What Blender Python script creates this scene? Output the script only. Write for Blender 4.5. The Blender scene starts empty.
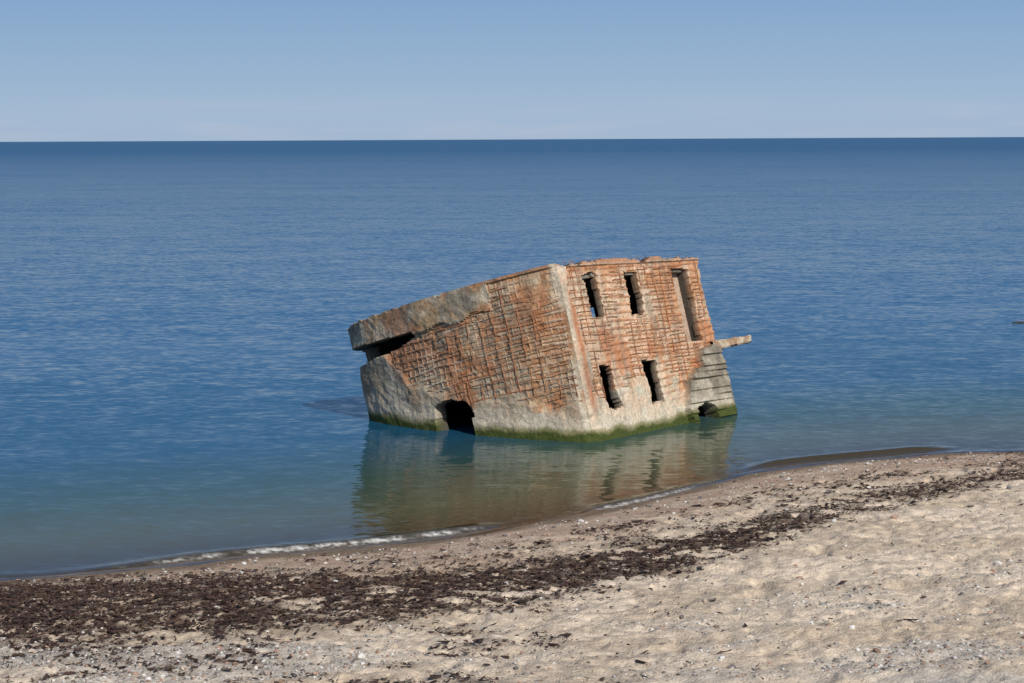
import bpy, math, numpy as np
from mathutils import Matrix, Vector
rng=np.random.RandomState(7)
scene=bpy.context.scene
col=scene.collection

# ---------------- noise helpers ----------------
_T=[np.random.RandomState(100+i).rand(256,256) for i in range(12)]
def vn(x,y,seed=0):
    t=_T[seed%12]
    x=np.asarray(x,float)+seed*17.3; y=np.asarray(y,float)+seed*9.7
    xi=np.floor(x).astype(int); yi=np.floor(y).astype(int)
    fx=x-xi; fy=y-yi
    fx=fx*fx*(3-2*fx); fy=fy*fy*(3-2*fy)
    a=t[xi%256,yi%256]; b=t[(xi+1)%256,yi%256]; c=t[xi%256,(yi+1)%256]; d=t[(xi+1)%256,(yi+1)%256]
    return (a*(1-fx)+b*fx)*(1-fy)+(c*(1-fx)+d*fx)*fy
def fbm(x,y,seed=0,o=4):
    s=0;a=.5;n=0
    for i in range(o):
        s=s+a*vn(x*2**i,y*2**i,seed+i); n+=a; a*=.5
    return s/n
def sst(a,b,x):
    t=np.clip((x-a)/(b-a),0,1); return t*t*(3-2*t)
def mix(a,b,t):
    t=np.asarray(t)[...,None]; return np.asarray(a)*(1-t)+np.asarray(b)*t

def make_mesh(name,verts,quads,colors=None,attrs=None,smooth=False,nside=4,mat=None,compress=True):
    verts=np.asarray(verts,np.float32).reshape(-1,3); quads=np.asarray(quads,np.int64).reshape(-1,nside)
    if compress:
        u,inv=np.unique(quads.ravel(),return_inverse=True)
        verts=verts[u]; quads=inv.reshape(-1,nside)
        if colors is not None: colors=np.asarray(colors).reshape(-1,3)[u]
        if attrs: attrs={k:np.asarray(v).ravel()[u] for k,v in attrs.items()}
    me=bpy.data.meshes.new(name)
    me.vertices.add(len(verts)); me.vertices.foreach_set("co",verts.ravel())
    me.loops.add(quads.size); me.loops.foreach_set("vertex_index",quads.ravel().astype(np.int32))
    me.polygons.add(len(quads))
    me.polygons.foreach_set("loop_start",(np.arange(len(quads))*nside).astype(np.int32))
    me.polygons.foreach_set("loop_total",np.full(len(quads),nside,np.int32))
    me.update(calc_edges=True)
    me.polygons.foreach_set("use_smooth",np.full(len(quads),smooth))
    if colors is not None:
        a=me.color_attributes.new("Col",'FLOAT_COLOR','POINT')
        c=np.ones((len(verts),4),np.float32); c[:,:3]=np.asarray(colors).reshape(-1,3)
        a.data.foreach_set("color",c.ravel())
    if attrs:
        for k,v in attrs.items():
            a=me.attributes.new(k,'FLOAT','POINT'); a.data.foreach_set("value",np.asarray(v,np.float32).ravel())
    ob=bpy.data.objects.new(name,me); col.objects.link(ob)
    if mat: me.materials.append(mat)
    return ob

# ---------------- materials ----------------
def new_mat(name):
    m=bpy.data.materials.new(name); m.use_nodes=True
    nt=m.node_tree; b=nt.nodes["Principled BSDF"]; return m,nt,b
def N(nt,t,**k):
    n=nt.nodes.new(t)
    for a,v in k.items(): setattr(n,a,v)
    return n
def colmat(name,rough=.9,nscale=30,namp=.5,bscale=40,bdist=.01,bstr=.6,spec=.2,bscale2=None):
    m,nt,b=new_mat(name); L=nt.links
    at=N(nt,'ShaderNodeAttribute',attribute_name="Col")
    tc=N(nt,'ShaderNodeTexCoord')
    nz=N(nt,'ShaderNodeTexNoise'); nz.inputs['Scale'].default_value=nscale; nz.inputs['Detail'].default_value=6; nz.inputs['Roughness'].default_value=.65
    L.new(tc.outputs['Object'],nz.inputs['Vector'])
    mr=N(nt,'ShaderNodeMapRange'); mr.inputs[1].default_value=.3; mr.inputs[2].default_value=.7
    mr.inputs[3].default_value=1-namp; mr.inputs[4].default_value=1+namp
    L.new(nz.outputs['Fac'],mr.inputs[0])
    mx=N(nt,'ShaderNodeVectorMath',operation='SCALE')
    L.new(at.outputs['Color'],mx.inputs[0]); L.new(mr.outputs[0],mx.inputs['Scale'])
    L.new(mx.outputs[0],b.inputs['Base Color'])
    n2=N(nt,'ShaderNodeTexNoise'); n2.inputs['Scale'].default_value=bscale; n2.inputs['Detail'].default_value=5
    L.new(tc.outputs['Object'],n2.inputs['Vector'])
    bp=N(nt,'ShaderNodeBump'); bp.inputs['Distance'].default_value=bdist; bp.inputs['Strength'].default_value=bstr
    L.new(n2.outputs['Fac'],bp.inputs['Height']); L.new(bp.outputs[0],b.inputs['Normal'])
    b.inputs['Roughness'].default_value=rough; b.inputs['Specular IOR Level'].default_value=spec
    return m
m_conc=colmat("weathered_concrete",.92,14,.34,22,.03,.7)
m_sand=colmat("sand",.95,16,.2,24,.04,.9,.15)
m_weed=colmat("dry_seaweed",.75,20,.3,30,.01,.5,.25)
m_peb=colmat("pebble",.7,20,.2,30,.01,.3,.3)
m_rust=colmat("rusty_rebar",.9,20,.4,60,.005,.5,.2)

# ---------------- shoreline and terrain ----------------
SX=np.array([-30000,-300,-30,-12,-8.86,-5.6,-2.63,-.23,2.22,4.38,6.8,9.0,12.4,30,300,30000.])
SY=np.array([-100,5,28,32.5,33.6,35.1,36.3,37.9,40.3,43.2,45.6,46.6,47.5,50,60,60.])
def ys(x):
    x=np.asarray(x,float); s=0
    for o in (-1.2,-.8,-.4,0,.4,.8,1.2): s=s+np.interp(x+o,SX,SY)
    return s/7+.12*np.sin(x*1.3+.5)*np.exp(-(x/20)**2)
def gz(x,y):
    d=ys(x)-y
    z=np.where(d<0,np.maximum(.11*d,-5),np.where(d<3,.085*d,.255+.028*(d-3)))
    z=np.where(d>20,.255+.028*17,z)
    t=np.clip((22-y)/22,0,1)
    z=z+5.2*t**1.4
    return z
def gz_full(x,y):
    d=ys(x)-y
    k=sst(1.5,4.5,d)
    near=np.exp(-((x/18)**4))*sst(70,50,y)*sst(4,18,y)
    f=(fbm(x*1.1,y*1.1,1,3)-.5)*.11+(fbm(x*3.6,y*3.6,3,3)-.5)*.11
    foot=np.clip(vn(x*2.9,y*2.3,5)-.64,0,1)*-.2
    foot2=np.clip(vn(x*5.1,y*4.3,8)-.66,0,1)*-.16
    foot3=np.clip(vn(x*7.7,y*6.1,2)-.7,0,1)*-.12
    g=(f+foot+foot2+foot3)*k+(fbm(x*.8,y*1.2,6,3)-.5)*.05*(1-k)*sst(-2,.6,d)
    return gz(x,y)+g*near
def axis(lo,hi,step,far,n):
    f=np.arange(lo,hi+step/2,step)
    g=np.geomspace(step*6,far,n)
    return np.concatenate([(lo-g)[::-1],f,hi+g])
# weed band
WX=np.array([-14,-9,-5,-2,0,2.4,4.2,5.5,7,9.5,12,16.])
WY=np.array([29.9,30.3,30.6,31.1,31.9,33.5,35.6,37.2,38.8,41.2,43.2,45.5])
WH=np.array([3.1,3.0,2.6,2.1,1.8,1.6,1.4,1.2,1.1,1.0,.9,.9])
def weed_d(x,y):
    yc=np.interp(x,WX,WY); hw=np.interp(x,WX,WH)
    st=np.interp(x,[-14,2.5,4.5,6,12],[1,1,.8,.6,.5])
    b=np.exp(-((y-yc)/hw)**4)*st
    pat=fbm(x*.75,y*2.3,2,5)
    core=np.exp(-((y-yc-.2)/(hw*.75))**2)
    edge=sst(.355,.49,pat+.10*(st-.6)+.15*(core-.4))
    d=b*edge
    yc2=np.interp(x,[-12,-2,2,5,8,12],[32.3,33.8,36.8,39.8,42.4,44.8])
    d2=np.exp(-((y-yc2)/.4)**2)*sst(.46,.6,fbm(x*1.3,y*1.3,7,3))*.4
    d3=np.exp(-((y-yc-1.8)/1.6)**2)*sst(.54,.66,fbm(x*.9,y*2.2,4,3))*.4
    d4=sst(.55,.68,fbm(x*1.0,y*2.0,9,4))*.35*sst(3,-1,x)*(y<yc)
    return np.clip(np.maximum.reduce([d,d2,d3,d4*np.ones_like(d)]),0,1)
def gravel(x,y):
    p=sst(.36,.58,fbm(x*.55,y*.95,10,4))
    left=sst(1.5,-3,x)*sst(29.4,27.4,y); right=sst(-.5,5,x)*sst(28.5+x*.55,26.5+x*.40,y)
    return p*np.clip(left+right,0,1)

def grid_faces(nx,ny):
    i=np.arange(nx-1)[:,None]; j=np.arange(ny-1)[None,:]
    a=i*ny+j
    return np.stack([a,a+ny,a+ny+1,a+1],-1).reshape(-1,4)
gx=axis(-14,15,.05,30000,26); gy=axis(24,50,.05,30000,26)
X,Y=np.meshgrid(gx,gy,indexing='ij')
Z=gz_full(X,Y)
D=ys(X)-Y
dry=np.array([.60,.49,.375]); dry2=np.array([.50,.40,.295])
C=mix(dry,dry2,sst(.35,.65,fbm(X*.5,Y*.9,2,4)))
C=mix(C,np.array([.38,.30,.225]),sst(.52,.68,fbm(X*1.6,Y*2.6,1,4))*.5)
gr=np.array([.38,.26,.185])
wgr=sst(5.6,2.2,D+ (fbm(X*.7,Y*.7,5,3)-.5)*4)
C=mix(C,gr,wgr*(.4+.5*sst(.35,.6,fbm(X*2.5,Y*4,8,3))))
wet=np.array([.19,.135,.09])
C=mix(C,wet,sst(1.1,.3,D+(fbm(X*.9,Y*.9,3,3)-.5)*1.0))
C=mix(C,np.array([.15,.12,.065]),sst(-.5,-4,D))
grv=gravel(X,Y)
C=mix(C,np.array([.40,.37,.325]),np.clip(grv,0,1)*.7)
C=C*(0.76+.46*vn(X*13,Y*13,4))[...,None]
wd=weed_d(X,Y)
C=mix(C,np.array([.065,.04,.03]),np.clip(wd*1.15,0,1)*sst(.2,.5,vn(X*6,Y*9,6))*.9)
ground=make_mesh("sandy_beach",np.stack([X,Y,Z],-1),grid_faces(len(gx),len(gy)),C,smooth=True,mat=m_sand,compress=False)

# ---------------- sea ----------------
sx=axis(-15,15,.09,40000,28)
f=np.arange(32,56,.07); g=np.geomspace(.3,40000,60); sy=np.concatenate([(32-np.geomspace(.3,12,6))[::-1],f,f[-1]+g])
X,Y=np.meshgrid(sx,sy,indexing='ij')
D=Y-ys(X)   # offshore distance
Z=np.zeros_like(X)
wob=(vn(X*.5,0*X,3)-.5)*.5
def ridge(dc,w,amp,mask):
    q=(D-dc-wob)
    return amp*mask*np.where(q<0,np.exp(-(q/(w*.55))**2),np.exp(-(q/(w*1.4))**2))
mL=sst(-8.5,-5,X)*sst(-.1,-1.2,X); mM=sst(1.2,2.0,X)*sst(4.3,3.6,X); mR=sst(4.9,6.2,X)*sst(11,9.5,X)
Z+=ridge(.45,.28,.075,mL)+ridge(.5,.25,.05,mM)+ridge(.9,.28,.10,mR)
Z+=ridge(.3,.2,.015,np.ones_like(X))
foam=(.85*np.exp(-((D-.30-wob)/.12)**2)*mL*sst(.25,.5,fbm(X*.9,Y*2,2,3))
     +.75*np.exp(-((D-.32-wob)/.11)**2)*mM*sst(.2,.45,fbm(X*.9,Y*2,5,3))
     +.3*np.exp(-((D-.02)/.07)**2)*sst(.45,.6,fbm(X*1.1,Y*2,6,3)))
foam=np.clip(foam,0,1)
def water_mat():
    m,nt,b=new_mat("sea_water"); L=nt.links
    out=nt.nodes["Material Output"]; nt.nodes.remove(b)
    sh=N(nt,'ShaderNodeAttribute',attribute_name="offshore"); fo=N(nt,'ShaderNodeAttribute',attribute_name="foam")
    geo=N(nt,'ShaderNodeNewGeometry')
    def noise(scale,sc,det,rough=.55,rot=0):
        mp=N(nt,'ShaderNodeMapping'); mp.inputs['Scale'].default_value=sc; mp.inputs['Rotation'].default_value=(0,0,rot)
        L.new(geo.outputs['Position'],mp.inputs['Vector'])
        n=N(nt,'ShaderNodeTexNoise'); n.inputs['Scale'].default_value=scale; n.inputs['Detail'].default_value=det; n.inputs['Roughness'].default_value=rough
        L.new(mp.outputs[0],n.inputs['Vector']); return n
    cr=N(nt,'ShaderNodeValToRGB'); mr=N(nt,'ShaderNodeMapRange'); mr.inputs[1].default_value=0; mr.inputs[2].default_value=40
    L.new(sh.outputs['Fac'],mr.inputs[0]); L.new(mr.outputs[0],cr.inputs[0])
    e=cr.color_ramp.elements
    e[0].position=0; e[0].color=(.20,.145,.085,1)
    e[1].position=1; e[1].color=(.006,.080,.185,1)
    for p,c in ((.03,(.14,.12,.065,1)),(.09,(.080,.090,.050,1)),(.2,(.040,.078,.062,1)),(.36,(.010,.072,.140,1))):
        q=e.new(p); q.color=c
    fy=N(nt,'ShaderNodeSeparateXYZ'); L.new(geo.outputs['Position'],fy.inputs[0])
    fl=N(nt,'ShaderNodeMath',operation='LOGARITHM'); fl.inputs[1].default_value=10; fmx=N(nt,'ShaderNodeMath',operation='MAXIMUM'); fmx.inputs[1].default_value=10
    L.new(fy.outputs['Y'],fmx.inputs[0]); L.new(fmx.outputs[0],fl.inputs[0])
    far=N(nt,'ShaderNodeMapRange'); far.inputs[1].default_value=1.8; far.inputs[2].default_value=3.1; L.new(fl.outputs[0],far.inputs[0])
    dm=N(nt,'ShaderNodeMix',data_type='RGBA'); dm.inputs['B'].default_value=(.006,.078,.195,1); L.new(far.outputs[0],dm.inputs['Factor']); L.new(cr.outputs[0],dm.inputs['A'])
    ws=noise(.02,(.3,1.5,1),5,.6)
    mw=N(nt,'ShaderNodeMapRange'); mw.inputs[1].default_value=.35; mw.inputs[2].default_value=.65; mw.inputs[3].default_value=.6; mw.inputs[4].default_value=1.25
    L.new(ws.outputs['Fac'],mw.inputs[0])
    fm=N(nt,'ShaderNodeMix',data_type='RGBA'); fm.inputs['B'].default_value=(.75,.75,.73,1)
    fn=noise(7,(1,1.3,1),3)
    fr=N(nt,'ShaderNodeMapRange'); fr.inputs[1].default_value=.25; fr.inputs[2].default_value=.6
    L.new(fn.outputs['Fac'],fr.inputs[0])
    fmul=N(nt,'ShaderNodeMath',operation='MULTIPLY'); L.new(fr.outputs[0],fmul.inputs[0]); L.new(fo.outputs['Fac'],fmul.inputs[1])
    L.new(fmul.outputs[0],fm.inputs['Factor']); L.new(dm.outputs['Result'],fm.inputs['A'])
    def slope(n,ax,ay):
        s=N(nt,'ShaderNodeVectorMath',operation='SUBTRACT'); L.new(n.outputs['Color'],s.inputs[0]); s.inputs[1].default_value=(.5,.5,.5)
        k=N(nt,'ShaderNodeVectorMath',operation='MULTIPLY'); L.new(s.outputs[0],k.inputs[0]); k.inputs[1].default_value=(ax,ay,0); return k
    n1=slope(noise(5,(.6,1.2,1),2,.5,.12),.20,.30); n2=slope(noise(1.4,(.5,1.1,1),3,.55,-.15),.13,.19); n3=slope(noise(.16,(.4,1.0,1),2,.5,.05),.04,.07)
    a1=N(nt,'ShaderNodeVectorMath',operation='ADD'); L.new(n1.outputs[0],a1.inputs[0]); L.new(n2.outputs[0],a1.inputs[1])
    a2=N(nt,'ShaderNodeVectorMath',operation='ADD'); L.new(a1.outputs[0],a2.inputs[0]); L.new(n3.outputs[0],a2.inputs[1])
    ca=N(nt,'ShaderNodeMapRange'); ca.inputs[1].default_value=2; ca.inputs[2].default_value=55; ca.inputs[3].default_value=.5; ca.inputs[4].default_value=1.2
    L.new(sh.outputs['Fac'],ca.inputs[0])
    cm=N(nt,'ShaderNodeMath',operation='MULTIPLY'); L.new(ca.outputs[0],cm.inputs[0]); L.new(mw.outputs[0],cm.inputs[1])
    sc=N(nt,'ShaderNodeVectorMath',operation='SCALE'); L.new(a2.outputs[0],sc.inputs[0]); L.new(cm.outputs[0],sc.inputs['Scale'])
    a3=N(nt,'ShaderNodeVectorMath',operation='ADD'); L.new(geo.outputs['Normal'],a3.inputs[0]); L.new(sc.outputs[0],a3.inputs[1])
    nn=N(nt,'ShaderNodeVectorMath',operation='NORMALIZE'); L.new(a3.outputs[0],nn.inputs[0])
    rr=N(nt,'ShaderNodeMapRange'); rr.inputs[3].default_value=.06; rr.inputs[4].default_value=.7; L.new(fmul.outputs[0],rr.inputs[0])
    df=N(nt,'ShaderNodeBsdfDiffuse'); L.new(fm.outputs['Result'],df.inputs['Color'])
    gl=N(nt,'ShaderNodeBsdfGlossy'); L.new(rr.outputs[0],gl.inputs['Roughness']); L.new(nn.outputs[0],gl.inputs['Normal'])
    fz=N(nt,'ShaderNodeFresnel'); fz.inputs['IOR'].default_value=1.33; L.new(nn.outputs[0],fz.inputs['Normal'])
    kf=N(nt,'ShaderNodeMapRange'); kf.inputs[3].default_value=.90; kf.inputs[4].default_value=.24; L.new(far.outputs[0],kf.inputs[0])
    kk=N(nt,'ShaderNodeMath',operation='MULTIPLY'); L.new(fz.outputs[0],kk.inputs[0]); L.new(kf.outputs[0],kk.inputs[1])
    inv=N(nt,'ShaderNodeMath',operation='SUBTRACT'); inv.inputs[0].default_value=1; L.new(fmul.outputs[0],inv.inputs[1])
    k2=N(nt,'ShaderNodeMath',operation='MULTIPLY'); L.new(kk.outputs[0],k2.inputs[0]); L.new(inv.outputs[0],k2.inputs[1])
    al=N(nt,'ShaderNodeMapRange'); al.inputs[1].default_value=0; al.inputs[2].default_value=3.8; al.inputs[3].default_value=.10; al.inputs[4].default_value=1
    L.new(sh.outputs['Fac'],al.inputs[0])
    am=N(nt,'ShaderNodeMath',operation='MAXIMUM'); L.new(al.outputs[0],am.inputs[0]); L.new(fmul.outputs[0],am.inputs[1])
    tr=N(nt,'ShaderNodeBsdfTransparent'); mt=N(nt,'ShaderNodeMixShader'); L.new(am.outputs[0],mt.inputs[0]); L.new(tr.outputs[0],mt.inputs[1]); L.new(df.outputs[0],mt.inputs[2])
    ms=N(nt,'ShaderNodeMixShader'); L.new(k2.outputs[0],ms.inputs[0]); L.new(mt.outputs[0],ms.inputs[1]); L.new(gl.outputs[0],ms.inputs[2])
    L.new(ms.outputs[0],out.inputs['Surface'])
    return m
sea=make_mesh("sea",np.stack([X,Y,Z],-1),grid_faces(len(sx),len(sy)),None,{"offshore":np.clip(D,-1,60),"foam":foam},smooth=True,mat=water_mat(),compress=False)

# ---------------- bunker ruin ----------------
u0=Vector((-.829,.559,0)); v0=Vector((.559,.829,0)); t=math.radians(16)
U=(u0*math.cos(t)-Vector((0,0,1))*math.sin(t)).normalized()
V=(v0-Vector((0,0,math.tan(math.radians(2.5))))); V=(V-U*V.dot(U)).normalized()
W=V.cross(U).normalized()
Mx=Matrix(((V.x,U.x,W.x,2.06),(V.y,U.y,W.y,49.1),(V.z,U.z,W.z,0),(0,0,0,1)))
ruin=bpy.data.objects.new("concrete_bunker_ruin",None); col.objects.link(ruin); ruin.matrix_world=Mx
def wz(v,u,w): return V.z*v+U.z*u+W.z*w     # world height above water
H=4.64
LU=np.array([0,.7,1.4,2.1,2.8,3.5,4.2,4.9,5.6,6.25,6.72,7.05,7.22,7.28,7.28]); LV=np.array([0,-.24,-.42,-.55,-.63,-.65,-.62,-.54,-.42,-.25,-.06,.22,.62,1.1,1.6])
ls=np.concatenate([[0],np.cumsum(np.hypot(np.diff(LU),np.diff(LV)))]); LS=ls[-1]
def left_path(s):   # outer (v,u), normal
    u=np.interp(s,ls,LU); v=np.interp(s,ls,LV)
    e=.12; du=np.interp(s+e,ls,LU)-np.interp(s-e,ls,LU); dv=np.interp(s+e,ls,LV)-np.interp(s-e,ls,LV)
    n=np.hypot(du,dv)+1e-9
    nv=-du/n; nu=dv/n
    return v,u,nv,nu
RU=-.44; RV=6.5
def right_path(s):
    v=s; u=RU*s/RV
    return v,u,np.full_like(s,-.067),np.full_like(s,-.997)
def chip(w):  # chipped corner shared by both faces
    return .02+.13*fbm(w*1.7,w*0+3.3,4,3)*sst(.4,.6,vn(w*1.3,w*0+1.5,2))+.04*fbm(w*6,w*0+1.3,6,3)

def wall(name,path,smax,w0,w1,cell,keep,disp,color,thick=.45,m0=0,m1=0,mat=m_conc,corner=False):
    ns=int(round(smax/cell)); nw=int(round((w1-w0)/cell))
    s=np.linspace(0,smax,ns+1); w=np.linspace(w0,w1,nw+1)
    S,Wg=np.meshgrid(s,w,indexing='ij')
    v,u,nv,nu=path(S)
    dd=disp(S,Wg)
    fv=v+nv*dd; fu=u+nu*dd
    if corner:
        lo=np.exp(-((S)/.15)**2)*chip(Wg); fv=fv+lo; fu=fu+lo
    sb=np.clip(S,m0,smax-m1)
    v2,u2,nv2,nu2=path(sb)
    bv=v2-nv2*thick; bu=u2-nu2*thick
    F=np.stack([fv,fu,Wg],-1).reshape(-1,3); B=np.stack([bv,bu,Wg],-1).reshape(-1,3)
    n=len(F); ny=nw+1
    Sc=(S[:-1,:-1]+S[1:,1:])/2; Wc=(Wg[:-1,:-1]+Wg[1:,1:])/2
    K=keep(Sc,Wc)
    a=(np.arange(ns)[:,None]*ny+np.arange(nw)[None,:])
    q=np.stack([a,a+ny,a+ny+1,a+1],-1)
    faces=[q[K],(q[K][:,::-1]+n)]
    Kp=np.pad(K,1)
    left=K&~Kp[:-2,1:-1]; right=K&~Kp[2:,1:-1]; bot=K&~Kp[1:-1,:-2]; top=K&~Kp[1:-1,2:]
    for msk,(i,j) in ((left,(0,3)),(right,(2,1)),(bot,(1,0)),(top,(3,2))):
        e=q[msk]; faces.append(np.stack([e[:,j],e[:,i],e[:,i]+n,e[:,j]+n],-1))
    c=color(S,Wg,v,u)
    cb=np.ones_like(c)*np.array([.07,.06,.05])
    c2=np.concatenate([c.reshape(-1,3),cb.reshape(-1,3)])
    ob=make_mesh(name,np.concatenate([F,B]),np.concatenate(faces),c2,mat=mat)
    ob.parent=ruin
    return ob

pale=np.array([.48,.425,.33]); grey=np.array([.27,.235,.178]); dgrey=np.array([.14,.12,.093])
rust=np.array([.28,.112,.05]); rust2=np.array([.37,.195,.10]); tan=np.array([.46,.34,.22]); pink=np.array([.55,.39,.27])
def waterline(c,S,Wg,v,u):
    h=wz(v,u,Wg)+(fbm(S*2.2,Wg*2.2,5,3)-.5)*.20
    c=mix(c,pale*1.05,sst(.85,.38,h)*.55)
    c=mix(c,np.array([.13,.125,.045]),sst(.34,.22,h)*.85)
    c=mix(c,np.array([.048,.062,.014]),sst(.23,.14,h))
    return c
BAND=3.95
def low_left(s,w):
    return np.interp(s,[0,.6,2.5,4.0,5.0,5.6,6],[.9,1.0,1.3,2.0,2.7,3.3,4.3])+(fbm(s*1.2,w*1.2,3,4)-.5)*1.6
def up_left(s,w):
    return np.where(s>1.95+(fbm(s*0+2,w*2,1,3)-.5)*.5,BAND-.02-.55*np.clip(fbm(s*1.4,w*0+5,6,3)-.35,0,1),4.52)
def E_left(s,w):
    return (w>low_left(s,w))&(w<up_left(s,w))
def Es_left(s,w):
    n=(vn(s*9,w*9,3)-.5)*.5+(fbm(s*3,w*3,8,3)-.5)*.7
    return sst(-.32,.22,w-low_left(s,w)+n)*(w<up_left(s,w))
def grid_pat(s,w,seed,hs=.20,vs=.17):
    w2=w+(fbm(s*.9,w*.9,seed,2)-.5)*.16; s2=s+(fbm(s*.8,w*.8,seed+2,2)-.5)*.14
    a=np.abs(((w2/hs)%1)-.5)*2; b=np.abs(((s2/vs)%1)-.5)*2   # 1 at lines
    fade=sst(.28,.5,fbm(s*1.1,w*1.1,seed+5,3))
    ln=np.maximum(sst(.55,.9,a),sst(.72,.95,b)*.55)*(.3+.7*fade)
    ci=vn(np.floor(s2/vs)*1.37+.5,np.floor(w2/hs)*1.71+.3,seed+4)
    return ln,ci
def in_hole(s,w):
    nz=(fbm(s*3,w*3,8,2)-.5)*.12
    top=np.interp(s,[2.95,3.25,3.7,4.2,4.35],[1.2,1.75,1.95,1.9,1.8])
    return (s>3.05+.12*(w<1.3)+nz)&(s<4.32+nz)&(w<top+nz)
def slit(s,w):
    b=np.interp(s,[4.4,5.2,7.3],[3.76,3.56,3.42]); tp=np.interp(s,[4.4,7.3],[BAND-.06,BAND+.02])
    nz=(fbm(s*4,w*0+2,3,2)-.5)*.08
    return (s>4.5+(fbm(w*5,w*0,2,2)-.5)*.3)&(w>b+nz)&(w<tp+nz*.6)&(s<LS-.7)
def keep_left(s,w):
    top=H-.02-.14*np.clip(fbm(s*2.3,s*0+1,7,4)-.5,0,1)*2
    return (w<top)&~in_hole(s,w)&~slit(s,w)
def bandm(s,w):
    return (s>2.0+(fbm(s*0+2,w*2,1,3)-.5)*.5)&(w>BAND-.04-.45*np.clip(fbm(s*1.4,w*0+5,6,3)-.4,0,1))
def disp_left(s,w):
    e=E_left(s,w).astype(float)
    ln,ci=grid_pat(s,w,2)
    d=(fbm(s*1.3,w*1.3,2,4)-.5)*.10+(fbm(s*7,w*7,5,2)-.5)*.035
    es=sst(-.1,.35,w-low_left(s,w))
    d=d+e*es*(-.05+ln*.032-.03*ci)
    d=d+bandm(s,w)*np.interp(s,[2,4.5,5.3],[.0,.03,.09])
    lo=np.exp(-((s)/.15)**2)
    return d*(1-lo)
def color_left(S,Wg,v,u):
    n1=fbm(S*1.1,Wg*1.1,1,4); n2=fbm(S*3.2,Wg*3.2,4,4); n3=fbm(S*1.6,Wg*.5,7,4)
    c=mix(pale*.8,grey*1.15,sst(.35,.6,n1)); c=mix(c,dgrey*1.2,sst(.50,.68,n2)*.6)
    c=mix(c,np.array([.34,.215,.115]),sst(.42,.58,n3)*.65)
    c=mix(c,grey*.8,sst(5.0,6.6,S)*.4*sst(.35,.6,n2))
    c=mix(c,dgrey*1.1,sst(.46,.66,fbm(S*7,Wg*.45,5,3))*.5)
    ln,ci=grid_pat(S,Wg,2)
    ec=mix(tan*.95,rust2,sst(.2,.8,ci)*.9)
    ec=mix(ec,grey*1.1,sst(.44,.58,fbm(S*1.3,Wg*1.3,9,4))*.7)
    ec=mix(ec,rust*1.15,sst(.45,.61,fbm(S*1.2+4,Wg*1.5,3,4))*.65)
    ec=mix(ec,rust*.85,ln*.6*sst(.3,.6,n1+.12))
    ec=mix(ec,pale*.95,(ln>.35)*sst(.52,.7,vn(S*2,Wg*2,8))*.45)
    c=mix(c,ec,Es_left(S,Wg))
    band=(S>2.0)&(Wg>BAND-.1)
    bc=mix(grey*1.25,dgrey*1.4,sst(.4,.65,fbm(S*1.2,Wg*4,6,4))); bc=mix(bc,np.array([.36,.23,.12]),sst(.44,.60,fbm(S*1.6,Wg*.8,2,4))*.7)
    bc=mix(bc,pale*.9,sst(.5,.66,fbm(S*1.5,Wg*2.5,9,4))*.5)
    bc=mix(bc,rust*1.1,sst(.56,.68,fbm(S*2.4,Wg*.9,8,4))*.6)
    bc=mix(bc,dgrey*.8,(np.exp(-(((S%.62)-.31)/.02)**2))*.3)
    c=mix(c,bc,(band&~E_left(S,Wg)).astype(float))
    c=mix(c,rust*1.1,sst(H-.2,H-.05,Wg)*sst(3.0,1.6,S)*.7)
    c=mix(c,pale*.95,sst(.32,.12,S)*sst(.35,.6,fbm(S*3,Wg*1.2,4,3))*.8)
    c=mix(c,np.array([.36,.27,.17]),sst(5,5.6,S)*(Wg<3.5)*sst(.5,.7,fbm(S*5,Wg*.4,3,3))*.6)
    c=mix(c,dgrey,sst(.55,.7,fbm(S*6,Wg*.6,10,3))*.45)
    return waterline(c,S,Wg,v,u)
wall("left_wall",left_path,LS,-1.4,H,.034,keep_left,disp_left,color_left,m0=.25,m1=.0,corner=True)

WIN=[(1.05,1.62,3.12,4.3),(2.86,3.42,3.12,4.3),(.86,1.42,.78,1.92),(2.78,3.4,.76,1.92)]
def in_win(s,w):
    r=np.zeros(s.shape,bool); nz=(fbm(s*3,w*3,6,2)-.5)*.12; nz2=(fbm(s*3+9,w*3,2,2)-.5)*.12
    for a,b,c,d in WIN: r|=(s>a+nz)&(s<b+nz2)&(w>c+nz2)&(w<d+nz)
    return r
def door(s,w):
    nz=(fbm(s*3,w*3,6,2)-.5)*.08
    return (s>5.05+nz)&(s<5.85+nz)&(w>2.25)&(w<4.3+nz)
def arch(s,w):
    nz=(fbm(s*4,w*3,6,2)-.5)*.1
    return (s>4.55+nz)&(s<5.45+nz)&(w<.55-.5*(s-5.0)**2+nz)
def stepn(w): 
    return np.floor((w-.75+.05*np.sin(w*9))/.21)
def mass(s,w):
    st=stepn(w)*.21
    return (s>np.maximum(4.35+st*1.1+.25*(vn(stepn(w)*1.7+.5,w*0,3)-.5),4.25)+(fbm(s*3,w*3,1,3)-.5)*.2)&(w<2.12)
def low_right(s,w): return 1.05+(fbm(s*1.2,w*1.2,3,4)-.5)*1.6
def E_right(s,w):
    return (w>low_right(s,w))&~mass(s,w)&(s>.36+(fbm(s*2,w*1.5,6,3)-.5)*.5)&(w<4.5)
def keep_right(s,w):
    top=H-.01-.2*np.clip(fbm(s*2.1,s*0+4,3,4)-.45,0,1)*2
    rt=RV-.02-.35*np.clip(fbm(w*1.6,w*0+2,6,4)-.3,0,1)
    return (w<top)&~in_win(s,w)&~door(s,w)&~arch(s,w)&(s<rt)
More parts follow.
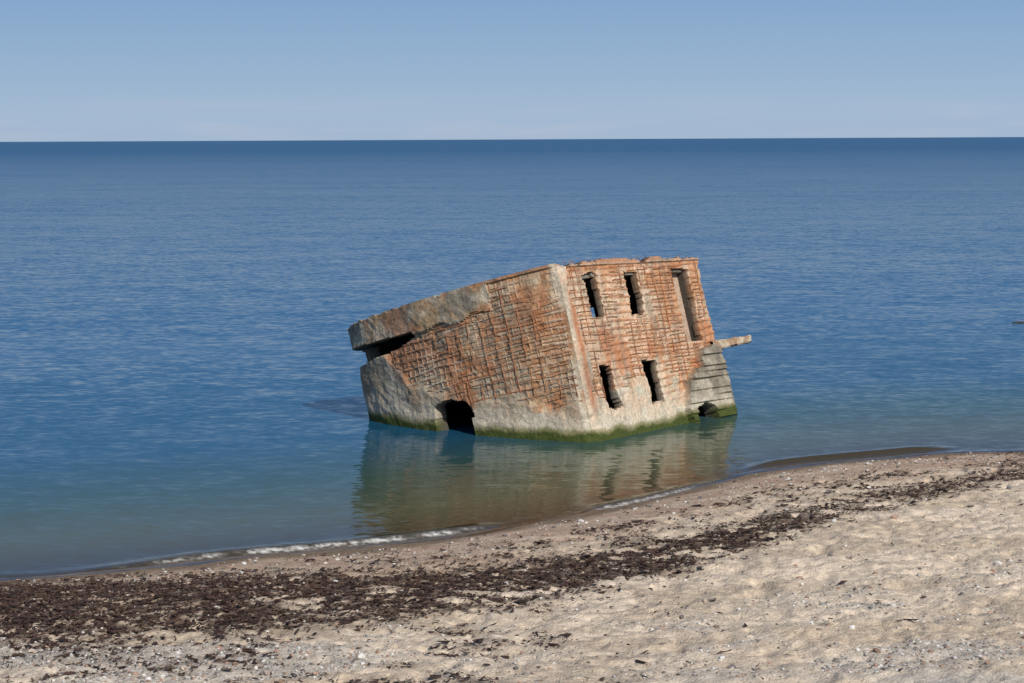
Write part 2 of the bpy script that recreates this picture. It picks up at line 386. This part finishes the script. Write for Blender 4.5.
def disp_right(s,w):
    e=E_right(s,w).astype(float); ln,ci=grid_pat(s,w,4,.2,.22)
    d=(fbm(s*1.3,w*1.3,6,4)-.5)*.10+(fbm(s*7,w*7,3,2)-.5)*.035
    d=d+e*sst(-.1,.35,w-low_right(s,w))*(-.05+ln*.036-.035*ci)
    mm=mass(s,w); sn=stepn(w); fr=((w-.75+.05*np.sin(w*9))/.21)%1
    d=d+mm*(.08+.12*(vn(sn*2.3+.4,s*.8,7)-.5)+.06*(1-fr)+.16*(fbm(s*2.5,w*2.5,8,4)-.5)+.05*sst(6.6,4.4,s))
    lo=np.exp(-((s)/.15)**2)
    return d*(1-lo)
def color_right(S,Wg,v,u):
    n1=fbm(S*1.1,Wg*1.1,5,4); n2=fbm(S*3.2,Wg*3.2,2,4)
    c=mix(pale*1.0,grey*1.3,sst(.4,.65,n1)); c=mix(c,pink*.9,sst(.42,.58,n2)*.7)
    ln,ci=grid_pat(S,Wg,4,.2,.22)
    ec=mix(pink*1.0,tan,sst(.3,.7,ci)); ec=mix(ec,rust2*1.15,sst(.42,.60,fbm(S*1.3,Wg*1.3,7,4))*.8)
    ec=mix(ec,pale*.95,sst(.50,.64,fbm(S*1.7,Wg*1.3,1,4))*.55)
    ec=mix(ec,rust*1.3,ln*.8*sst(.35,.55,n1+.14)); ec=mix(ec,rust*1.35,sst(.53,.65,fbm(S*1.5,Wg*.8,3,4))*.7)
    es=E_right(S,Wg)*sst(-.1,.4,Wg-low_right(S,Wg)+(vn(S*9,Wg*9,3)-.5)*.5)
    c=mix(c,ec,es)
    k=np.exp(-((S-.36-.2*(vn(Wg*1.5,Wg*0,3)-.5))/.13)**2)*sst(.3,1.2,Wg)*sst(4.3,3.4,Wg)
    c=mix(c,np.array([.36,.14,.065]),np.clip(k,0,1)*sst(.3,.5,fbm(S*3,Wg*2,8,3))*.9)
    mc=mix(pale*.72,grey*.85,sst(.35,.6,n2)); 
    mc=mc*(0.75+.3*vn(stepn(Wg)*1.9+.3,S*.6,5))[...,None]
    mc=mix(mc,dgrey,sst(.46,.62,fbm(S*2.5,Wg*5,9,4))*.6)
    c=mix(c,mc,mass(S,Wg).astype(float))
    c=mix(c,rust*1.2,sst(H-.2,H-.04,Wg)*.75)
    for a,b,lo,hi in WIN:
        k=np.exp(-((S-(b+.1))/.1)**2)*sst(lo-.5,lo,Wg)*sst(hi+.15,hi,Wg)
        c=mix(c,pale*1.05,k*.55)
        k=np.exp(-((Wg-(lo-.12))/.14)**2)*sst(a-.25,a,S)*sst(b+.25,b,S)
        c=mix(c,pink*1.05,k*.5)
    c=mix(c,dgrey*1.2,sst(.56,.70,fbm(S*6,Wg*.6,10,3))*.45)
    return waterline(c,S,Wg,v,u)
wall("right_wall",right_path,RV,-.7,H,.034,keep_right,disp_right,color_right,thick=.26,m0=.45,m1=.1,corner=True)

# far walls
def seg_path(p,q):
    p=np.array(p);q=np.array(q);L=np.hypot(*(q-p));d=(q-p)/L
    return (lambda s:(p[0]+d[0]*s,p[1]+d[1]*s,np.full_like(s,d[1]),np.full_like(s,-d[0]))),L
def plain_col(S,Wg,v,u):
    c=mix(pale*.9,grey,sst(.4,.6,fbm(S,Wg,5,4))); c=mix(c,rust2,sst(.45,.6,fbm(S*1.3,Wg*1.3,2,4))*.7); return waterline(c,S,Wg,v,u)
pe,Le=seg_path((6.2,7.25),(1.55,7.25))
wall("end_wall",pe,Le,-1.6,H-.05,.1,lambda s,w:(w<H-.1),
     lambda s,w:s*0,plain_col,thick=-.4 if pe(np.array([0.]))[3][0]<0 else .4)
pb,Lb=seg_path((6.22,-.14),(6.22,7.08))
wall("back_wall",pb,Lb,-1.0,H-.05,.1,lambda s,w:~((s>3.0)&(s<4.0)&(w>2.9)&(w<4.0)),
     lambda s,w:s*0,plain_col,thick=.35)

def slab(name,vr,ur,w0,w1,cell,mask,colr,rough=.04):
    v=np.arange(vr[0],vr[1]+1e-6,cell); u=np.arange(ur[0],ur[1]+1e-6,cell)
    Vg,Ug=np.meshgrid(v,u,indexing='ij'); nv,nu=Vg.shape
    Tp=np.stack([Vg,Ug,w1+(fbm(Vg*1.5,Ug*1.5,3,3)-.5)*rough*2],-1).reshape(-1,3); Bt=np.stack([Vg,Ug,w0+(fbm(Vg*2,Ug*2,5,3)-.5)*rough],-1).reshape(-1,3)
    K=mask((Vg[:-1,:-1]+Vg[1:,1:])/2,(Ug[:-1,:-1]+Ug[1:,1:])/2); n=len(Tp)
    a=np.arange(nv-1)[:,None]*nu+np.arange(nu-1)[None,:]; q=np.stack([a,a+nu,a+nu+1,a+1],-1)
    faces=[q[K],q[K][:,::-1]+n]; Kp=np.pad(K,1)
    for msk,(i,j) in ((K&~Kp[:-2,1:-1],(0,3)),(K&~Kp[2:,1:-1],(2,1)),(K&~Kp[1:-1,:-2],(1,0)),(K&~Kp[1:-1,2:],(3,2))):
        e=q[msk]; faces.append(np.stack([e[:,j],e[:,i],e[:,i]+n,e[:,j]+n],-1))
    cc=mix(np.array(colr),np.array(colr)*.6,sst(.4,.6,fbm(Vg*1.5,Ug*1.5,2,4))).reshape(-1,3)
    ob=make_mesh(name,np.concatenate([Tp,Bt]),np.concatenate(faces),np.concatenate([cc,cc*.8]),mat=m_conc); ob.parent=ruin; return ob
def inner(v,u,off=.12):
    return (v>np.interp(u,LU[:13],LV[:13])+off)&(v<6.15)&(u>RU*v/RV+off)&(u<7.05)
slab("roof_slab",(-.7,6.5),(-.5,7.05),4.2,4.46,.1,lambda v,u:inner(v,u,.15),(.24,.21,.17))
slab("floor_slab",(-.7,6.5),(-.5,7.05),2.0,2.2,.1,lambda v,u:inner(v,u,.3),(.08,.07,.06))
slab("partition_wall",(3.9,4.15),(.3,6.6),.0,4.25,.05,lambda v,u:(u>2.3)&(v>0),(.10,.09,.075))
slab("door_panel",(4.6,6.2),(.02,.12),2.3,4.3,.05,lambda v,u:(v>5.0)&(v<6.1),(.46,.34,.25))
slab("stair_remnant",(5.9,6.85),(-.55,.25),-.5,1.1,.05,
     lambda v,u:(u>-.5+.1*vn(v*5,v*0,2))&(v<6.7-.1*vn(u*6,u*0,3)),(.24,.21,.155),.1)
nb=44; na=10; bv=[];bf=[];bc=[]
for i in range(nb+1):
    tt=i/nb; vv_=6.1+2.5*tt
    hw=.18-.04*tt; hh=.135-.03*tt
    if i>nb-3: hw*=.9-.22*(i-nb+3); hh*=.9-.22*(i-nb+3)
    cz=2.08+.10*tt; cu=-.30+.02*tt
    for j in range(na):
        a=2*math.pi*(j+.5)/na
        sx_=math.copysign(abs(math.cos(a))**.45,math.cos(a)); sz_=math.copysign(abs(math.sin(a))**.45,math.sin(a))
        r=1+.35*(float(vn(vv_*4+j*.7,j*1.3,3))-.5)+.2*(float(vn(vv_*13,j*2.3,5))-.5)
        bv.append((vv_+.05*(float(vn(j*1.9,i*.0,4))-.5)*(tt**3)*4,cu+hw*sx_*r,cz+hh*sz_*r))
        k=float(fbm(vv_*3,j*.8,6,3)); bc.append(np.array([.46,.38,.28])*(.6+.7*k) if k>.42 else np.array([.30,.19,.12]))
for i in range(nb):
    for j in range(na):
        bf.append((i*na+j,i*na+(j+1)%na,(i+1)*na+(j+1)%na,(i+1)*na+j))
# tip cap
for a_,b_,c_,d_ in ((0,1,8,9),(1,2,7,8),(2,3,6,7),(3,4,5,6)):
    bf.append((nb*na+a_,nb*na+b_,nb*na+c_,nb*na+d_))
bm_=make_mesh("broken_floor_beam",np.array(bv),np.array(bf),np.array(bc),mat=m_conc); bm_.parent=ruin

# ---- exposed rebar ----
RVt=[];RF=[];RC=[]
def tube(pts,r):
    pts=np.asarray(pts); b=len(RVt)
    if len(pts)<2: return
    for k,p in enumerate(pts):
        tdir=pts[min(k+1,len(pts)-1)]-pts[max(k-1,0)]; tdir=tdir/(np.linalg.norm(tdir)+1e-9)
        a=np.cross(tdir,[.3,.5,.81]); a/=np.linalg.norm(a)+1e-9; c=np.cross(tdir,a)
        sh=rng.uniform(.6,1.3)
        for ang in (0,2.094,4.189):
            RVt.append(p+r*(math.cos(ang)*a+math.sin(ang)*c)); RC.append(np.array([.29,.125,.06])*sh)
    for k in range(len(pts)-1):
        for j in range(3):
            RF.append((b+k*3+j,b+k*3+(j+1)%3,b+k*3+3+(j+1)%3,b+k*3+3+j))
def bars(path,E,hole,smax,seed,hs,vs,off0):
    def pt(s,w,off):
        sa=np.array([s]); v,u,nv,nu=path(sa); return np.array([v[0]+nv[0]*off,u[0]+nu[0]*off,w])
    def run(seq,thr):
        cur=[]
        for s,w in seq:
            sa=np.array([s]);wa=np.array([w])
            ok=E(sa,wa)[0] and not hole(sa,wa)[0] and vn(sa*1.3,wa*1.3,seed+3)[0]>thr and rng.rand()>.05
            if ok: cur.append(pt(s,w,off0+.05*(vn(sa*2,wa*2,seed)[0]-.5)))
            else:
                if len(cur)>2: tube(cur,.012)
                cur=[]
        if len(cur)>2: tube(cur,.012)
    for w in np.arange(.9,4.5,hs):
        ss=np.arange(.1,smax,.12); run([(s,w+.07*(vn(np.array(s*.9),np.array(w*3),seed)-.5)+.02*(rng.rand()-.5)) for s in ss],.36)
    for s in np.arange(.2,smax,vs):
        ww=np.arange(.8,4.5,.12); run([(s+.08*(vn(np.array(s*3),np.array(w*.9),seed+1)-.5),w) for w in ww],.5)
bars(left_path,E_left,lambda s,w:in_hole(s,w)|slit(s,w),5.8,2,.2,.36,-.015)
bars(right_path,E_right,lambda s,w:in_win(s,w)|door(s,w),6.3,5,.2,.30,-.015)
for k in range(16):
    s=rng.uniform(.1,6.2); v,u,nv,nu=[q[0] for q in right_path(np.array([s]))]
    p=np.array([v,u+.03,H-.03]); q=p+np.array([rng.uniform(-.1,.1),rng.uniform(-.1,.1),rng.uniform(.02,.07)])
    tube([p-[0,0,.2],p,q],.01)
rb=make_mesh("exposed_rebar",np.array(RVt),np.array(RF),np.array(RC),mat=m_rust); rb.parent=ruin

# ---------------- seaweed ----------------
n=280000
x=rng.uniform(-14,14.5,n); y=rng.uniform(25,49,n)
d=weed_d(x,y); keep=(rng.rand(n)<d*.8+.0035)&(ys(x)-y>.5)
x=x[keep];y=y[keep]; n=len(x)
z=gz_full(x,y)
k=5; ang=np.sort(rng.rand(n,k)*2*np.pi,1); sz=rng.gamma(2.6,.0095,n)+.008
el=rng.uniform(.2,1,n); rot=rng.rand(n)*np.pi
r=sz[:,None]*rng.uniform(.6,1.3,(n,k))
lx=r*np.cos(ang)*1.7; ly=r*np.sin(ang)*el[:,None]
px=x[:,None]+lx*np.cos(rot)[:,None]-ly*np.sin(rot)[:,None]; py=y[:,None]+lx*np.sin(rot)[:,None]+ly*np.cos(rot)[:,None]
pz=z[:,None]+rng.uniform(0.0,.035,(n,k))+rng.uniform(0,.02,n)[:,None]
vv=np.stack([px,py,pz],-1).reshape(-1,3)
cc=np.repeat(np.array([.046,.026,.019])*rng.uniform(.4,1.8,(n,1)),k,0)
make_mesh("seaweed",vv,np.arange(n*k).reshape(n,k),cc,nside=k,mat=m_weed,compress=False)
print("weed",n)

# ---------------- pebbles ----------------
import bmesh
bm=bmesh.new(); bmesh.ops.create_icosphere(bm,subdivisions=1,radius=1)
iv=np.array([v.co[:] for v in bm.verts]); itf=np.array([[v.index for v in f.verts] for f in bm.faces]); bm.free()
n=200000
x=rng.uniform(-14,14.5,n); y=rng.uniform(25,48,n); d=ys(x)-y
g=gravel(x,y)*.6
g=g+.14*sst(5,1.5,d)*sst(.2,.8,d)*sst(.35,.6,fbm(x*1.2,y*2,3,3))+.026
keep=(rng.rand(n)<g)&(d>.2); x=x[keep];y=y[keep];n=len(x)
sz=rng.gamma(2.0,.0058,n)+.005; big=rng.rand(n)<.007; sz[big]+=rng.uniform(.015,.045,big.sum())
sc=sz[:,None]*np.stack([rng.uniform(.8,1.5,n),rng.uniform(.7,1.1,n),rng.uniform(.45,.8,n)],-1)
rot=rng.rand(n)*np.pi*2
P=iv[None]*sc[:,None,:]*rng.uniform(.85,1.15,(n,len(iv),1))
Px=P[...,0]*np.cos(rot)[:,None]-P[...,1]*np.sin(rot)[:,None]+x[:,None]
Py=P[...,0]*np.sin(rot)[:,None]+P[...,1]*np.cos(rot)[:,None]+y[:,None]
Pz=P[...,2]+gz_full(x,y)[:,None]+sz[:,None]*.2
F=(itf[None]+np.arange(n)[:,None,None]*len(iv)).reshape(-1,3)
pal=np.array([[.52,.49,.45],[.3,.28,.26],[.35,.22,.16],[.60,.58,.55],[.14,.125,.115],[.42,.34,.27],[.2,.16,.13]])
cc=np.repeat(pal[rng.randint(0,7,n)]*rng.uniform(.7,1.15,(n,1)),len(iv),0)
make_mesh("pebbles",np.stack([Px,Py,Pz],-1),F,cc,nside=3,mat=m_peb,compress=False)
print("pebbles",n)

# ---------------- rock awash ----------------
def rock(name,loc,sc,seed):
    bm=bmesh.new(); bmesh.ops.create_icosphere(bm,subdivisions=4,radius=1)
    v=np.array([q.co[:] for q in bm.verts]); f=np.array([[q.index for q in p.verts] for p in bm.faces]); bm.free()
    dd=.6+.8*fbm(v[:,0]*2.2+v[:,2]+5,v[:,1]*2.2-v[:,2]+5,seed,4)
    v=v*dd[:,None]*np.array(sc)
    ob=make_mesh(name,v,f,np.ones_like(v)*np.array([.05,.045,.035]),nside=3,smooth=True,mat=m_conc,compress=False); ob.location=loc
rock("sea_rock",(20.6,80.6,-.07),(.42,.25,.12),3)

# ---------------- light, sky, camera ----------------
SE=math.radians(38); SR=math.radians(150)
w=bpy.data.worlds.new("World"); scene.world=w; w.use_nodes=True; nt=w.node_tree; L=nt.links
bg=nt.nodes["Background"]; sk=nt.nodes.new("ShaderNodeTexSky"); sk.sky_type='NISHITA'; sk.sun_disc=False
sk.sun_elevation=SE; sk.sun_rotation=SR; sk.air_density=1.0; sk.dust_density=.4; sk.ozone_density=1.5; sk.altitude=0
tc=N(nt,'ShaderNodeTexCoord'); sp=N(nt,'ShaderNodeSeparateXYZ'); L.new(tc.outputs['Generated'],sp.inputs[0])
rp=N(nt,'ShaderNodeValToRGB'); mrz=N(nt,'ShaderNodeMapRange'); mrz.inputs[1].default_value=0; mrz.inputs[2].default_value=.4
L.new(sp.outputs['Z'],mrz.inputs[0]); L.new(mrz.outputs[0],rp.inputs[0])
e=rp.color_ramp.elements; e[0].position=0; e[0].color=(.37,.48,.63,1); e[1].position=1; e[1].color=(.085,.21,.48,1)
for p,c in ((.03,(.37,.49,.645,1)),(.10,(.30,.44,.625,1)),(.175,(.235,.385,.60,1)),(.45,(.12,.27,.54,1))):
    q=e.new(p); q.color=c
cmp=N(nt,'ShaderNodeMapping'); cmp.inputs['Scale'].default_value=(8,8,90); L.new(tc.outputs['Generated'],cmp.inputs['Vector'])
cn=N(nt,'ShaderNodeTexNoise'); cn.inputs['Scale'].default_value=1.5; cn.inputs['Detail'].default_value=5; L.new(cmp.outputs[0],cn.inputs['Vector'])
cr=N(nt,'ShaderNodeMapRange'); cr.inputs[1].default_value=.48; cr.inputs[2].default_value=.75; cr.inputs[3].default_value=0; cr.inputs[4].default_value=.6; L.new(cn.outputs['Fac'],cr.inputs[0])
ch=N(nt,'ShaderNodeMapRange'); ch.inputs[1].default_value=.024; ch.inputs[2].default_value=.010; L.new(sp.outputs['Z'],ch.inputs[0])
cmu=N(nt,'ShaderNodeMath',operation='MULTIPLY'); L.new(cr.outputs[0],cmu.inputs[0]); L.new(ch.outputs[0],cmu.inputs[1])
cx=N(nt,'ShaderNodeMix',data_type='RGBA'); cx.inputs['B'].default_value=(.47,.53,.64,1); L.new(cmu.outputs[0],cx.inputs['Factor']); L.new(rp.outputs[0],cx.inputs['A'])
ns=N(nt,'ShaderNodeVectorMath',operation='SCALE'); ns.inputs['Scale'].default_value=.1; L.new(sk.outputs[0],ns.inputs[0])
mf=N(nt,'ShaderNodeMapRange'); mf.inputs[1].default_value=.15; mf.inputs[2].default_value=.45; L.new(sp.outputs['Z'],mf.inputs[0])
fx=N(nt,'ShaderNodeMix',data_type='RGBA'); L.new(mf.outputs[0],fx.inputs['Factor']); L.new(cx.outputs['Result'],fx.inputs['A']); L.new(ns.outputs[0],fx.inputs['B'])
L.new(fx.outputs['Result'],bg.inputs[0]); bg.inputs[1].default_value=1.0
ld=bpy.data.lights.new("sun","SUN"); ld.energy=4.6; ld.angle=math.radians(.5); ld.color=(1,.95,.87)
lo=bpy.data.objects.new("sun",ld); col.objects.link(lo)
sd=Vector((math.sin(SR)*math.cos(SE),math.cos(SR)*math.cos(SE),math.sin(SE)))
lo.rotation_euler=sd.to_track_quat('Z','Y').to_euler(); lo.location=(10,-10,30)
cd=bpy.data.cameras.new("camera"); cam=bpy.data.objects.new("camera",cd); col.objects.link(cam)
cd.sensor_width=36; cd.lens=2000/1024*36; cd.clip_end=100000; cd.clip_start=.1
cam.matrix_world=Matrix.Translation((0,0,7.5))@Matrix.Rotation(math.radians(90-5.78),4,'X')@Matrix.Rotation(math.radians(-.27),4,'Z')
scene.camera=cam
scene.view_settings.view_transform='Standard'; scene.view_settings.look='None'; scene.view_settings.exposure=0
